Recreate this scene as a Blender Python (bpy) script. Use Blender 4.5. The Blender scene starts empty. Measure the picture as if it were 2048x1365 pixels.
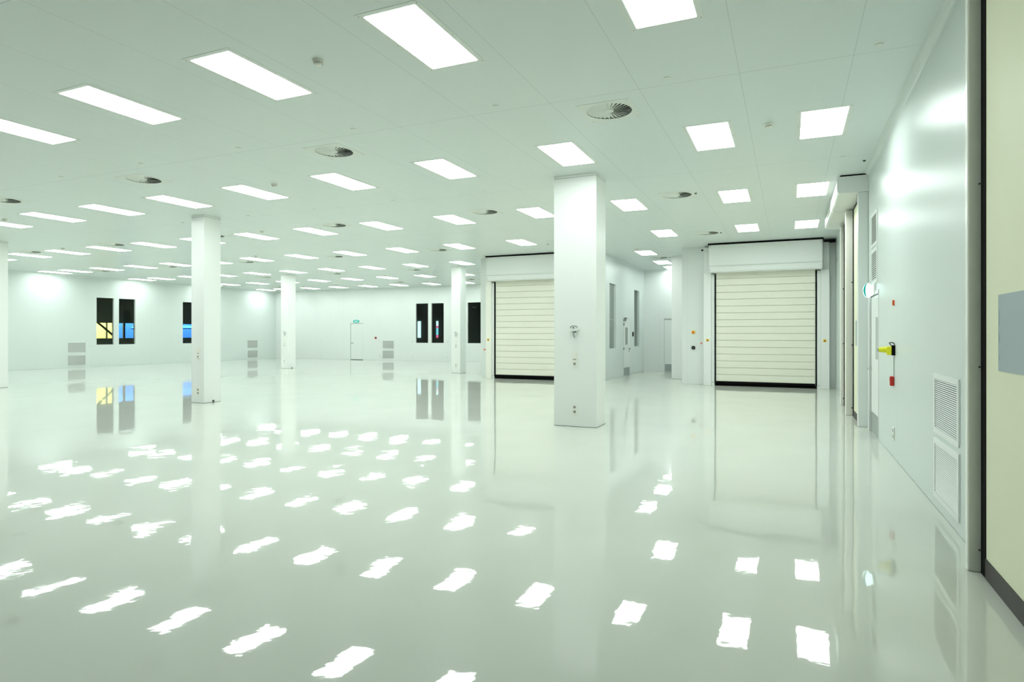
import bpy, bmesh, math, random
from mathutils import Vector, Matrix
random.seed(7)
S = bpy.context.scene
C = S.collection
PI = math.pi

# ------------------------------------------------------------------ camera, world, exposure
H = 4.005          # ceiling height
EYE = 1.475
cam_d = bpy.data.cameras.new('camera'); cam = bpy.data.objects.new('camera', cam_d); C.objects.link(cam)
cam.location = (0, 0, EYE); cam.rotation_euler = (PI/2, 0, 0.4166)
cam_d.sensor_width = 36.0; cam_d.lens = 1252.5/2048*36.0
cam_d.shift_y = -(682.5-668.0)/2048
cam_d.clip_start = 0.05; cam_d.clip_end = 200
S.camera = cam
W = bpy.data.worlds.new('world'); S.world = W; W.use_nodes = True
W.node_tree.nodes['Background'].inputs[0].default_value = (0.02, 0.025, 0.025, 1)
W.node_tree.nodes['Background'].inputs[1].default_value = 1.0
LAMP = 16.2                          # radiance of the ceiling panels
LAMP_COL = (0.905, 1.0, 0.955)
S.view_settings.view_transform = 'Standard'; S.view_settings.look = 'None'
S.view_settings.exposure = 0.0; S.view_settings.gamma = 1.0
S.view_settings.use_curve_mapping = False
S.cycles.max_bounces = 12; S.cycles.diffuse_bounces = 6; S.cycles.glossy_bounces = 6
S.cycles.transmission_bounces = 6; S.cycles.transparent_max_bounces = 10
S.cycles.caustics_reflective = False; S.cycles.caustics_refractive = False
S.cycles.sample_clamp_indirect = 4.0
S.cycles.use_denoising = True
S.cycles.denoising_input_passes = 'RGB_ALBEDO_NORMAL'
S.cycles.denoising_prefilter = 'ACCURATE'
S.cycles.use_adaptive_sampling = False

# ------------------------------------------------------------------ materials
def mat(name, col, rough=0.5, metal=0.0, spec=0.5, coat=0.0, coat_rough=0.03, emit=None, estr=0.0):
    m = bpy.data.materials.new(name); m.use_nodes = True
    n = m.node_tree; b = n.nodes['Principled BSDF']
    b.inputs['Base Color'].default_value = (*col, 1)
    b.inputs['Roughness'].default_value = rough
    b.inputs['Metallic'].default_value = metal
    b.inputs['Specular IOR Level'].default_value = spec
    b.inputs['Coat Weight'].default_value = coat
    b.inputs['Coat Roughness'].default_value = coat_rough
    if emit:
        b.inputs['Emission Color'].default_value = (*emit, 1)
        b.inputs['Emission Strength'].default_value = estr
    # a faint procedural mottling of the paint so that no surface is perfectly even
    tc = n.nodes.new('ShaderNodeTexCoord'); nz = n.nodes.new('ShaderNodeTexNoise')
    nz.inputs['Scale'].default_value = 6.0; nz.inputs['Detail'].default_value = 3.0
    n.links.new(tc.outputs['Object'], nz.inputs['Vector'])
    mr = n.nodes.new('ShaderNodeMapRange')
    mr.inputs['To Min'].default_value = max(0.0, rough-0.03); mr.inputs['To Max'].default_value = min(1.0, rough+0.03)
    n.links.new(nz.outputs['Fac'], mr.inputs['Value'])
    n.links.new(mr.outputs['Result'], b.inputs['Roughness'])
    return m

def nmath(n, op, a, b=None, c=None):
    x = n.nodes.new('ShaderNodeMath'); x.operation = op
    for i, v in enumerate((a, b, c)):
        if v is None: continue
        if isinstance(v, (int, float)): x.inputs[i].default_value = v
        else: n.links.new(v, x.inputs[i])
    return x.outputs[0]

def seam_mask(n, coord, period, offset, width):
    """1 on a line of the given width every `period` metres."""
    s = nmath(n, 'ADD', coord, -offset + 1000*period)
    m = nmath(n, 'MODULO', s, period)
    d = nmath(n, 'MINIMUM', m, nmath(n, 'SUBTRACT', period, m))
    return nmath(n, 'LESS_THAN', d, width/2)

def panel_mat(name, col, rough, axes, spec=0.5, dark=0.72, coat=0.0):
    """sheet-clad surface: painted panels with thin dark joints. axes = [(axis, period, offset, width)]"""
    m = bpy.data.materials.new(name); m.use_nodes = True
    n = m.node_tree; b = n.nodes['Principled BSDF']
    b.inputs['Roughness'].default_value = rough; b.inputs['Specular IOR Level'].default_value = spec
    b.inputs['Coat Weight'].default_value = coat
    g = n.nodes.new('ShaderNodeNewGeometry'); sp = n.nodes.new('ShaderNodeSeparateXYZ')
    n.links.new(g.outputs['Position'], sp.inputs[0])
    mask = None
    for ax, per, off, wd in axes:
        k = seam_mask(n, sp.outputs['XYZ'.index(ax)], per, off, wd)
        mask = k if mask is None else nmath(n, 'MAXIMUM', mask, k)
    nz = n.nodes.new('ShaderNodeTexNoise'); nz.inputs['Scale'].default_value = 0.7; nz.inputs['Detail'].default_value = 2
    n.links.new(g.outputs['Position'], nz.inputs['Vector'])
    mx0 = n.nodes.new('ShaderNodeMix'); mx0.data_type = 'RGBA'
    mx0.inputs['A'].default_value = (*[c*0.985 for c in col], 1); mx0.inputs['B'].default_value = (*[min(1, c*1.015) for c in col], 1)
    n.links.new(nz.outputs['Fac'], mx0.inputs['Factor'])
    out = mx0.outputs['Result']
    if mask is not None:
        mx = n.nodes.new('ShaderNodeMix'); mx.data_type = 'RGBA'
        n.links.new(mask, mx.inputs['Factor'])
        n.links.new(out, mx.inputs['A']); mx.inputs['B'].default_value = (*[c*dark for c in col], 1)
        out = mx.outputs['Result']
    n.links.new(out, b.inputs['Base Color'])
    return m

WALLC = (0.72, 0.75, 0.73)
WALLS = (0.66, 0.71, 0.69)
M = {}
M['wall_x'] = panel_mat('wall_cladding_x', WALLC, 0.30, [('X', 0.977, 0.2, 0.006)], spec=0.35, dark=0.86)
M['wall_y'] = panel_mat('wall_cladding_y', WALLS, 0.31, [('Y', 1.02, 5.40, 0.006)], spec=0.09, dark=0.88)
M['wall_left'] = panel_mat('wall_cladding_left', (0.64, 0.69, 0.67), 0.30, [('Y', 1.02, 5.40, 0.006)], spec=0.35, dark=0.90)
M['wall_plain'] = panel_mat('wall_plain', WALLC, 0.30, [], spec=0.4)
M['ceiling'] = panel_mat('ceiling_panels', (0.765, 0.815, 0.80), 0.33, [('X', 0.977, -0.44, 0.005), ('Y', 3.65, 6.45, 0.008)], spec=0.35, dark=0.74)
M['column'] = panel_mat('column_paint', (0.87, 0.885, 0.86), 0.32, [], spec=0.4)
M['white'] = mat('white_enamel', (0.80, 0.82, 0.80), 0.35)
M['offwhite'] = mat('off_white_enamel', (0.84, 0.83, 0.76), 0.35)
M['cove'] = mat('cove_white', (0.69, 0.74, 0.715), 0.4)
M['postwhite'] = mat('post_enamel', (0.90, 0.91, 0.86), 0.25)
M['frame'] = mat('lamp_frame_white', (0.78, 0.81, 0.775), 0.4)
M['slat'] = mat('cream_slat', (0.81, 0.80, 0.70), 0.35)
M['slat_gap'] = mat('slat_gap', (0.50, 0.50, 0.43), 0.6)
M['curtain'] = mat('cream_curtain', (0.80, 0.80, 0.61), 0.55, spec=0.3)
M['film'] = mat('grey_vinyl_window', (0.35, 0.41, 0.44), 0.35, spec=0.4)
M['crease'] = mat('grey_vinyl_crease', (0.30, 0.36, 0.38), 0.3)
M['black'] = mat('black_rubber', (0.004, 0.004, 0.004), 0.6, spec=0.06)
M['kickdark'] = mat('dark_hem', (0.035, 0.028, 0.028), 0.5, spec=0.3)
M['steel'] = mat('brushed_steel', (0.33, 0.38, 0.37), 0.32, metal=0.6)
M['chrome'] = mat('chrome', (0.6, 0.62, 0.6), 0.15, metal=1.0)
M['gap'] = mat('dark_joint', (0.10, 0.12, 0.11), 0.6)
M['joint'] = mat('grey_joint', (0.42, 0.46, 0.43), 0.6)
M['darkmetal'] = mat('dark_metal', (0.05, 0.055, 0.05), 0.4)
M['vent'] = mat('vent_enamel', (0.78, 0.805, 0.755), 0.4)
M['plenum'] = mat('plenum_black', (0.012, 0.014, 0.012), 0.9, spec=0.0)
M['duct'] = mat('duct_grey', (0.30, 0.33, 0.30), 0.7, spec=0.1)
M['socket'] = mat('socket_cream', (0.87, 0.86, 0.79), 0.4)
M['softhole'] = mat('socket_pale_grey', (0.55, 0.57, 0.53), 0.6)  # lighter grey for outlets on the left and far walls
M['exitpale'] = mat('exit_casing', (0.72, 0.88, 0.86), 0.4)
M['hole'] = mat('socket_grey', (0.30, 0.30, 0.27), 0.6)
M['red'] = mat('red_plastic', (0.55, 0.02, 0.015), 0.4)
M['orangered'] = mat('orange_red_plastic', (0.75, 0.10, 0.02), 0.4)
M['yellow'] = mat('yellow_plastic', (0.83, 0.80, 0.02), 0.4)
M['amber'] = mat('amber_sticker', (0.85, 0.50, 0.02), 0.5)
M['teal'] = mat('exit_teal', (0.0, 0.30, 0.26), 0.4, emit=(0.0, 0.36, 0.32), estr=0.35)
M['exitwhite'] = mat('exit_glow', (0.7, 0.9, 0.9), 0.4, emit=(0.72, 1.0, 1.0), estr=3.0)
M['dark_room'] = mat('dark_room', (0.12, 0.135, 0.12), 0.8, spec=0.1)
M['dark_band'] = mat('dark_steelwork', (0.05, 0.055, 0.055), 0.7, spec=0.1)
M['yellow_wall'] = mat('yellow_cladding', (0.95, 0.88, 0.20), 0.6)
M['blue_wall'] = mat('blue_cladding', (0.04, 0.19, 0.62), 0.5)
M['blue_light'] = mat('pale_blue_cladding', (0.12, 0.46, 0.85), 0.5)
M['grey_room'] = mat('grey_corridor', (0.50, 0.57, 0.52), 0.6, spec=0.2)

def glass_mat():
    m = bpy.data.materials.new('window_glass'); m.use_nodes = True; n = m.node_tree
    n.nodes.remove(n.nodes['Principled BSDF'])
    o = n.nodes['Material Output']; t = n.nodes.new('ShaderNodeBsdfTransparent'); g = n.nodes.new('ShaderNodeBsdfGlossy')
    t.inputs[0].default_value = (0.90, 0.94, 0.92, 1); g.inputs['Roughness'].default_value = 0.02
    f = n.nodes.new('ShaderNodeFresnel'); f.inputs['IOR'].default_value = 1.35
    mx = n.nodes.new('ShaderNodeMixShader')
    gg = n.nodes.new('ShaderNodeNewGeometry')
    n.links.new(nmath(n, 'MULTIPLY', f.outputs[0], nmath(n, 'SUBTRACT', 1.0, gg.outputs['Backfacing'])), mx.inputs[0]); n.links.new(t.outputs[0], mx.inputs[1]); n.links.new(g.outputs[0], mx.inputs[2])
    n.links.new(mx.outputs[0], o.inputs[0]); return m
M['glass'] = glass_mat()
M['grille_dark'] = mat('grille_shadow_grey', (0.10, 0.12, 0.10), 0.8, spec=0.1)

def emit_mat(name, col, s):
    m = bpy.data.materials.new(name); m.use_nodes = True; n = m.node_tree
    n.nodes.remove(n.nodes['Principled BSDF'])
    e = n.nodes.new('ShaderNodeEmission'); e.inputs[0].default_value = (*col, 1); e.inputs[1].default_value = s
    n.links.new(e.outputs[0], n.nodes['Material Output'].inputs[0]); return m
M['lamp'] = emit_mat('lamp_diffuser', LAMP_COL, LAMP)
M['tube'] = emit_mat('far_lamp', (0.9, 1, 0.92), 1.6)
M['sky'] = emit_mat('daylight', (0.62, 0.97, 1.0), 1.5)
M['skypink'] = emit_mat('pink_lit_pane', (0.9, 0.16, 0.36), 1.0)
M['skycyan'] = emit_mat('cyan_lit_pane', (0.25, 0.85, 1.0), 1.0)

def floor_mat():
    m = bpy.data.materials.new('epoxy_floor'); m.use_nodes = True; n = m.node_tree; b = n.nodes['Principled BSDF']
    g = n.nodes.new('ShaderNodeNewGeometry')
    def noise(scale, det, rough=0.5, stretch=None):
        x = n.nodes.new('ShaderNodeTexNoise'); x.inputs['Scale'].default_value = scale; x.inputs['Detail'].default_value = det
        x.inputs['Roughness'].default_value = rough
        n.links.new(g.outputs['Position'], x.inputs['Vector']); return x.outputs['Fac']
    big = noise(0.9, 3); cr = n.nodes.new('ShaderNodeValToRGB')
    cr.color_ramp.elements[0].position = 0.3; cr.color_ramp.elements[0].color = (0.60, 0.62, 0.56, 1)
    cr.color_ramp.elements[1].position = 0.7; cr.color_ramp.elements[1].color = (0.63, 0.65, 0.59, 1)
    n.links.new(big, cr.inputs[0])
    # sparse faint scuffs
    sc = noise(1.6, 4, 0.6); sm = n.nodes.new('ShaderNodeMapRange'); sm.inputs['From Min'].default_value = 0.70; sm.inputs['From Max'].default_value = 0.78
    n.links.new(sc, sm.inputs['Value'])
    mx = n.nodes.new('ShaderNodeMix'); mx.data_type = 'RGBA'
    n.links.new(nmath(n, 'MULTIPLY', sm.outputs['Result'], 0.5), mx.inputs['Factor'])
    n.links.new(cr.outputs['Color'], mx.inputs['A']); mx.inputs['B'].default_value = (0.49, 0.51, 0.46, 1)
    n.nodes.remove(b)
    h1 = noise(1.7, 1, 0.5); h2 = noise(9.0, 2, 0.5)
    hh = nmath(n, 'ADD', nmath(n, 'MULTIPLY', h1, 2.3), nmath(n, 'MULTIPLY', h2, 0.30))
    bp = n.nodes.new('ShaderNodeBump'); bp.inputs['Strength'].default_value = 1.0; bp.inputs['Distance'].default_value = 0.001
    n.links.new(hh, bp.inputs['Height'])
    df = n.nodes.new('ShaderNodeBsdfDiffuse'); n.links.new(mx.outputs['Result'], df.inputs['Color'])
    g1 = n.nodes.new('ShaderNodeBsdfGlossy'); g1.inputs['Roughness'].default_value = 0.28; g1.inputs['Color'].default_value = (1, 1, 1, 1)
    g2 = n.nodes.new('ShaderNodeBsdfGlossy'); g2.inputs['Roughness'].default_value = 0.022; g2.inputs['Color'].default_value = (1, 1, 1, 1)
    n.links.new(bp.outputs[0], g2.inputs['Normal'])
    f1 = n.nodes.new('ShaderNodeFresnel'); f1.inputs['IOR'].default_value = 1.5
    m1 = n.nodes.new('ShaderNodeMixShader'); n.links.new(nmath(n, 'MULTIPLY', f1.outputs[0], 0.22), m1.inputs[0])
    n.links.new(df.outputs[0], m1.inputs[1]); n.links.new(g1.outputs[0], m1.inputs[2])
    m2 = n.nodes.new('ShaderNodeMixShader'); n.links.new(nmath(n, 'MULTIPLY', f1.outputs[0], 0.95), m2.inputs[0])
    n.links.new(m1.outputs[0], m2.inputs[1]); n.links.new(g2.outputs[0], m2.inputs[2])
    n.links.new(m2.outputs[0], n.nodes['Material Output'].inputs[0])
    return m
M['floor'] = floor_mat()

# ------------------------------------------------------------------ mesh helpers
def bm_new(): return bmesh.new()
def box(bm, x0, x1, y0, y1, z0, z1, mi=0, bev=0.0):
    x0, x1 = min(x0, x1), max(x0, x1); y0, y1 = min(y0, y1), max(y0, y1); z0, z1 = min(z0, z1), max(z0, z1)
    r = bmesh.ops.create_cube(bm, size=1.0)
    vs = r['verts']
    for v in vs:
        v.co = Vector((x0+(v.co.x+.5)*(x1-x0), y0+(v.co.y+.5)*(y1-y0), z0+(v.co.z+.5)*(z1-z0)))
    fs = set(f for v in vs for f in v.link_faces)
    for f in fs: f.material_index = mi
    if bev > 0:
        es = list(set(e for v in vs for e in v.link_edges))
        b = bmesh.ops.bevel(bm, geom=es, offset=bev, segments=2, affect='EDGES', profile=0.5)
        for f in b['faces']: f.material_index = mi
def cyl(bm, p0, p1, r, seg=24, mi=0, r2=None):
    p0 = Vector(p0); p1 = Vector(p1); d = p1-p0
    rot = d.to_track_quat('Z', 'Y').to_matrix().to_4x4()
    mt = Matrix.Translation((p0+p1)/2) @ rot
    res = bmesh.ops.create_cone(bm, cap_ends=True, cap_tris=False, segments=seg, radius1=r, radius2=r if r2 is None else r2, depth=d.length, matrix=mt)
    for f in set(f for v in res['verts'] for f in v.link_faces): f.material_index = mi
def tube(bm, pts, r, seg=10, mi=0):
    for a, b in zip(pts[:-1], pts[1:]): cyl(bm, a, b, r, seg, mi)
def prism(bm, pts, axis, a0, a1, mi=0):
    """extrude a 2D outline (list of (p,q)) along axis 'x','y','z' from a0 to a1."""
    def P(p, q, a): return {'x': (a, p, q), 'y': (p, a, q), 'z': (p, q, a)}[axis]
    A = [bm.verts.new(P(p, q, a0)) for p, q in pts]; B = [bm.verts.new(P(p, q, a1)) for p, q in pts]
    fs = [bm.faces.new(A), bm.faces.new(B[::-1])]
    k = len(pts)
    for i in range(k): fs.append(bm.faces.new((A[i], B[i], B[(i+1) % k], A[(i+1) % k])))
    for f in fs: f.material_index = mi
    bmesh.ops.recalc_face_normals(bm, faces=fs)
def rrect(p0, p1, q0, q1, r, n=5):
    out = []
    for cx, cy, a in ((p1-r, q1-r, 0), (p0+r, q1-r, 90), (p0+r, q0+r, 180), (p1-r, q0+r, 270)):
        for i in range(n+1):
            t = math.radians(a+90*i/n); out.append((cx+r*math.cos(t), cy+r*math.sin(t)))
    return out
def obj(name, bm, mats, parent=None, smooth=False, label=None, loc=None):
    me = bpy.data.meshes.new(name); bmesh.ops.recalc_face_normals(bm, faces=bm.faces[:]); bm.to_mesh(me); bm.free()
    if not isinstance(mats, (list, tuple)): mats = [mats]
    for m in mats: me.materials.append(M[m] if isinstance(m, str) else m)
    if smooth:
        for p in me.polygons: p.use_smooth = True
    o = bpy.data.objects.new(name, me); C.objects.link(o)
    if parent: o.parent = parent
    if loc: o.location = loc
    if label: o['label'] = label
    return o
def tag(o, label, cat, group=None, kind=None):
    o['label'] = label; o['category'] = cat
    if group: o['group'] = group
    if kind: o['kind'] = kind
    return o
def thing(name, label, cat, loc=(0, 0, 0), rz=0.0, group=None):
    o = bpy.data.objects.new(name, None); C.objects.link(o); o.empty_display_size = 0.1
    o.location = loc; o.rotation_euler = (0, 0, rz)
    return tag(o, label, cat, group)
def struct(name, bm, mats, label=None, cat=None, parent=None):
    o = obj(name, bm, mats, parent)
    if parent is None:
        o['kind'] = 'structure'
        if label: o['label'] = label
        if cat: o['category'] = cat
    return o
def estruct(name, label, cat, loc=(0, 0, 0), rz=0.0):
    o = thing(name, label, cat, loc, rz); o['kind'] = 'structure'; return o
def dup(root, loc, rz=None, label=None, group=None):
    r = root.copy(); C.objects.link(r); r.location = loc
    if rz is not None: r.rotation_euler = (0, 0, rz)
    if label: r['label'] = label
    if group: r['group'] = group
    for ch in list(root.children):
        c = ch.copy(); C.objects.link(c); c.parent = r
        for g in ch.children:
            d = g.copy(); C.objects.link(d); d.parent = c
    return r

def holed(bm, u0, u1, v0, v1, holes, P, depth_pts):
    """rectangular sheet u0..u1 x v0..v1 with rectangular holes, front face at depth_pts[0] and back at [1], with reveals."""
    us = sorted(set([u0, u1]+[h for a in holes for h in a[:2]])); vs = sorted(set([v0, v1]+[h for a in holes for h in a[2:]]))
    us = [u for u in us if u0 <= u <= u1]; vs = [v for v in vs if v0 <= v <= v1]
    def inh(u, v): return any(a[0] < u < a[1] and a[2] < v < a[3] for a in holes)
    cache = {}
    def V(u, v, d):
        k = (round(u, 5), round(v, 5), d)
        if k not in cache: cache[k] = bm.verts.new(P(u, v, depth_pts[d]))
        return cache[k]
    n, m = len(us)-1, len(vs)-1
    solid = [[not inh((us[i]+us[i+1])/2, (vs[j]+vs[j+1])/2) for j in range(m)] for i in range(n)]
    def q(*a):
        try: bm.faces.new(a)
        except ValueError: pass
    for i in range(n):
        for j in range(m):
            if not solid[i][j]: continue
            a, b, c, d = us[i], us[i+1], vs[j], vs[j+1]
            q(V(a, c, 0), V(b, c, 0), V(b, d, 0), V(a, d, 0)); q(V(a, c, 1), V(a, d, 1), V(b, d, 1), V(b, c, 1))
            if i == 0 or not solid[i-1][j]: q(V(a, c, 0), V(a, d, 0), V(a, d, 1), V(a, c, 1))
            if i == n-1 or not solid[i+1][j]: q(V(b, c, 0), V(b, c, 1), V(b, d, 1), V(b, d, 0))
            if j == 0 or not solid[i][j-1]: q(V(a, c, 0), V(a, c, 1), V(b, c, 1), V(b, c, 0))
            if j == m-1 or not solid[i][j+1]: q(V(a, d, 0), V(b, d, 0), V(b, d, 1), V(a, d, 1))

# ------------------------------------------------------------------ layout numbers (metres)
XR = 1.14; XL = -28.3; YB = 28.8; YREAR = -13.0
FY = 18.90                      # plane of the shutter walls
BX0, BX1 = -9.52, -5.30         # the block that carries the left shutter
RY = 25.0                       # back of the passage between the shutters
PX0, PX1 = -2.89, XR            # wall that carries the right shutter

# ------------------------------------------------------------------ room shell
bm = bm_new(); box(bm, XL-0.1, 1.5, YREAR-0.1, YB+0.1, -0.12, 0.0)
struct('floor', bm, 'floor', 'glossy pale grey poured floor mirroring the lit ceiling panels', 'floor')

# ceiling with openings for the swirl outlets
VSX, VSY, VX0, VY0 = 3.905, 4.715, -1.87, 6.95
vents = []
for j in range(5):
    for k in range(7):
        x = VX0-VSX*k; y = VY0+VSY*j
        if x < XL+1: continue
        if y > 18.5 and x > BX0-0.5: continue
        vents.append((x, y, k, j))
vents.append((-3.93, 21.05, 0, 9))
holes = [(x-0.262, x+0.262, y-0.262, y+0.262) for x, y, k, j in vents]
bm = bm_new(); holed(bm, XL-0.05, 1.35, YREAR-0.05, YB+0.05, holes, lambda u, v, d: (u, v, d), (H, H+0.06))
struct('ceiling', bm, 'ceiling', 'white panelled ceiling with thin joints between the sheets', 'ceiling')

WL = [(18.08, 18.86), (19.10, 19.89), (22.43, 23.22)]
WB = [(-18.42, -17.65), (-17.45, -16.69), (-15.27, -14.50)]
WZ0, WZ1 = 0.985, 3.10
bm = bm_new(); holed(bm, YREAR, YB, 0, H, [(a, b, WZ0, WZ1) for a, b in WL], lambda u, v, d: (d, u, v), (XL, XL-0.12))
struct('wall_left', bm, 'wall_left', 'long white panel wall on the left of the hall', 'wall')
bm = bm_new(); holed(bm, XL, BX0, 0, H, [(a, b, WZ0, WZ1) for a, b in WB], lambda u, v, d: (u, d, v), (YB, YB+0.12))
struct('wall_back', bm, 'wall_x', 'far white panel wall with an escape door', 'wall')
bm = bm_new(); box(bm, XR, XR+0.15, YREAR, FY+0.1, 0, H)
struct('wall_right', bm, 'wall_y', 'glossy white panel wall on the right', 'wall')
bm = bm_new(); box(bm, XL-0.1, XR+0.1, YREAR-0.15, YREAR, 0, H)  # unseen rear wall, set far back so the near ceiling stays darker
struct('wall_rear', bm, 'wall_x', 'white wall behind the viewer', 'wall')
# block with the left shutter: front wall, passage side wall with two tall windows, far end side
bm = bm_new(); box(bm, BX0, BX1, FY, FY+0.12, 0, H)
struct('wall_front_left', bm, 'wall_x', 'white wall that carries the left roller shutter', 'wall')
bm = bm_new(); box(bm, BX0, BX0+0.12, FY+0.12, YB, 0, H)
struct('wall_block_side', bm, 'wall_y', 'side of the left shutter block', 'wall')
WP = [(19.75, 20.58), (23.28, 24.14)]
bm = bm_new(); holed(bm, FY+0.12, RY+0.12, 0, H, [(a, b, WZ0, WZ1+0.02) for a, b in WP], lambda u, v, d: (d, u, v), (BX1, BX1-0.12))
struct('wall_passage_left', bm, 'wall_y', 'left wall of the passage between the shutters', 'wall')
bm = bm_new(); box(bm, BX1, 0.5, RY, RY+0.12, 0, H)
struct('wall_passage_back', bm, 'wall_x', 'end wall of the passage between the shutters', 'wall')
bm = bm_new(); box(bm, PX0, XR, FY, FY+0.12, 0, H)
struct('wall_front_right', bm, 'wall_x', 'white wall that carries the right roller shutter', 'wall')
bm = bm_new(); box(bm, 0.38, 0.5, FY+0.12, RY, 0, H)
struct('wall_passage_right', bm, 'wall_y', 'right side wall of the passage', 'wall')

# concave cove strips under the ceiling
def cove(name, p0, p1, nx, ny, r=0.075):
    """quarter-round cove along the wall from p0 to p1; (nx,ny) points into the room"""
    bm = bm_new(); L = []
    for k in range(7):
        t = math.radians(90*k/6)
        a = r*(1-math.sin(t)); b = r*(1-math.cos(t))
        L.append((a, b))
    # outline: wall corner, then arc
    ring0 = []; ring1 = []
    for P, R in ((p0, ring0), (p1, ring1)):
        R.append(bm.verts.new((P[0]+nx*0.001, P[1]+ny*0.001, H-0.001)))
        for a, b in L: R.append(bm.verts.new((P[0]+nx*(a+0.001), P[1]+ny*(a+0.001), H-0.001-b)))
    n = len(ring0)
    for i in range(n): bm.faces.new((ring0[i], ring0[(i+1) % n], ring1[(i+1) % n], ring1[i]))
    bm.faces.new(ring0); bm.faces.new(ring1[::-1])
    return struct(name, bm, 'cove', 'small concave cove strip under the ceiling', 'trim')
cove('trim_1', (XR, YREAR), (XR, 11.26), -1, 0)
cove('trim_2', (XL, YREAR), (XL, YB), 1, 0)
cove('trim_3', (XL+0.08, YB), (BX0, YB), 0, -1)
cove('trim_4', (BX1, FY+0.2), (BX1, RY), 1, 0)
cove('trim_5', (BX1+0.08, RY), (0.3, RY), 0, -1)
# the wall step beside the rapid doors
bm = bm_new(); box(bm, 1.0, XR-0.001, 11.28, 11.46, 0.0, 3.717, bev=0.006)
struct('trim_6', bm, 'wall_plain', 'narrow white wall pier between the white door and the first rapid door', 'trim')
# fine base joint lines
def base(name, x0, x1, y0, y1):
    bm = bm_new(); box(bm, x0, x1, y0, y1, 0.0, 0.006); o = struct(name, bm, 'joint', 'thin sealant line at the foot of the wall', 'baseboard')
base('baseboard_left', XL, XL+0.006, YREAR, YB)
base('baseboard_back', XL, BX0, YB-0.006, YB)
base('baseboard_right', XR-0.005, XR, 4.8, 10.0)
base('baseboard_passage', BX1, BX1+0.006, FY, RY)
base('baseboard_front', PX0, -2.3, FY-0.006, FY)

# ------------------------------------------------------------------ windows
def window_x(name, x, y0, y1, z0, z1, label, bar=None, s=-1):
    """window in a wall of constant x; s = direction of the wall's depth"""
    w = estruct(name, label, 'window')
    bm = bm_new(); t = 0.018; d0, d1 = x+s*0.075, x+s*0.10
    box(bm, d0, d1, y0, y0+t, z0, z1); box(bm, d0, d1, y1-t, y1, z0, z1); box(bm, d0, d1, y0+t, y1-t, z0, z0+t); box(bm, d0, d1, y0+t, y1-t, z1-t, z1)
    if bar: box(bm, d0, d1, y0+t, y1-t, bar-0.015, bar+0.015)
    obj('window_frame', bm, 'darkmetal' if x < -20 else 'joint', w)
    bm = bm_new(); box(bm, x+s*0.086, x+s*0.090, y0+t, y1-t, z0+t, z1-t); obj('pane', bm, 'glass', w)
    return w
def window_y(name, y, x0, x1, z0, z1, label):
    w = estruct(name, label, 'window')
    bm = bm_new(); t = 0.018; d0, d1 = y+0.075, y+0.10
    box(bm, x0, x0+t, d0, d1, z0, z1); box(bm, x1-t, x1, d0, d1, z0, z1); box(bm, x0+t, x1-t, d0, d1, z0, z0+t); box(bm, x0+t, x1-t, d0, d1, z1-t, z1)
    obj('window_frame', bm, 'darkmetal', w)
    bm = bm_new(); box(bm, x0+t, x1-t, y+0.086, y+0.090, z0+t, z1-t); obj('pane', bm, 'glass', w)
    return w
window_x('window_1', XL, *WL[0], WZ0, WZ1, 'tall dark window showing a yellow band, leftmost on the left wall')
window_x('window_2', XL, *WL[1], WZ0, WZ1, 'tall dark window with a blue band, right beside the yellow one')
window_x('window_3', XL, *WL[2], WZ0, WZ1, 'dark window with a bright blue band, half hidden by the left column')
window_y('window_4', YB, *WB[0], WZ0, WZ1, 'dark far-wall window with a pale cyan slit of daylight')
window_y('window_5', YB, *WB[1], WZ0, WZ1, 'dark far-wall window with a thin pink and cyan slit')
window_y('window_6', YB, *WB[2], WZ0, WZ1, 'plain dark far-wall window next to the left shutter block')
window_x('window_7', BX1, *WP[0], WZ0, WZ1+0.02, 'tall grey passage window with a crossbar, the nearer of two', bar=1.935)
window_x('window_8', BX1, *WP[1], WZ0, WZ1+0.02, 'tall narrow grey window deep in the passage')

# what stands behind the left wall: a dark gallery with a long opening onto lit cladding
bm = bm_new()
GX = -31.3
holed(bm, 12.0, 28.75, -0.1, 5.0, [(13.0, 28.3, 1.25, 2.02)], lambda u, v, d: (d, u, v), (GX, GX-0.12))
struct('wall_gallery', bm, 'dark_room', 'dark outer wall seen through the left windows', 'wall')
bm = bm_new(); box(bm, GX-2.4, XL-0.13, 12.0, 12.1, -0.1, 5.0); box(bm, GX-2.4, XL-0.13, 28.65, 28.75, -0.1, 5.0); 
struct('wall_gallery_ends', bm, 'dark_room', 'dark end walls of the outer gallery', 'wall')
bm = bm_new(); box(bm, GX-2.4, XL-0.13, 12.0, 28.75, -0.1, 0.0); struct('floor_gallery', bm, 'dark_room', 'dark floor of the outer gallery', 'floor')
bm = bm_new(); box(bm, GX-2.4, XL-0.13, 12.0, 28.75, 4.4, 4.5); struct('ceiling_gallery', bm, 'dark_room', 'dark soffit of the outer gallery', 'ceiling')
PXW = -32.9
bm = bm_new(); box(bm, PXW-0.08, PXW, 12.2, 21.85, 0.0, 4.0); tag(obj('cladding_board', bm, 'yellow_wall'), 'bright yellow wall panel seen through the leftmost dark window', 'panel')
bm = bm_new(); box(bm, PXW-0.08, PXW, 21.9, 28.6, 0.0, 4.0); tag(obj('cladding_board', bm, 'blue_wall'), 'blue wall panel seen through the second and third windows', 'panel')
bm = bm_new(); box(bm, PXW+0.002, PXW+0.04, 25.2, 28.5, 1.82, 1.95)
tag(obj('cladding_rail', bm, 'blue_light'), 'pale blue rail running across the blue panel behind the glass', 'rail')
bm = bm_new(); box(bm, PXW+0.002, PXW+0.04, 22.9, 24.6, 1.78, 1.84)
tag(obj('cladding_rail', bm, 'blue_light'), 'short pale blue rail behind the second window', 'rail')
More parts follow.
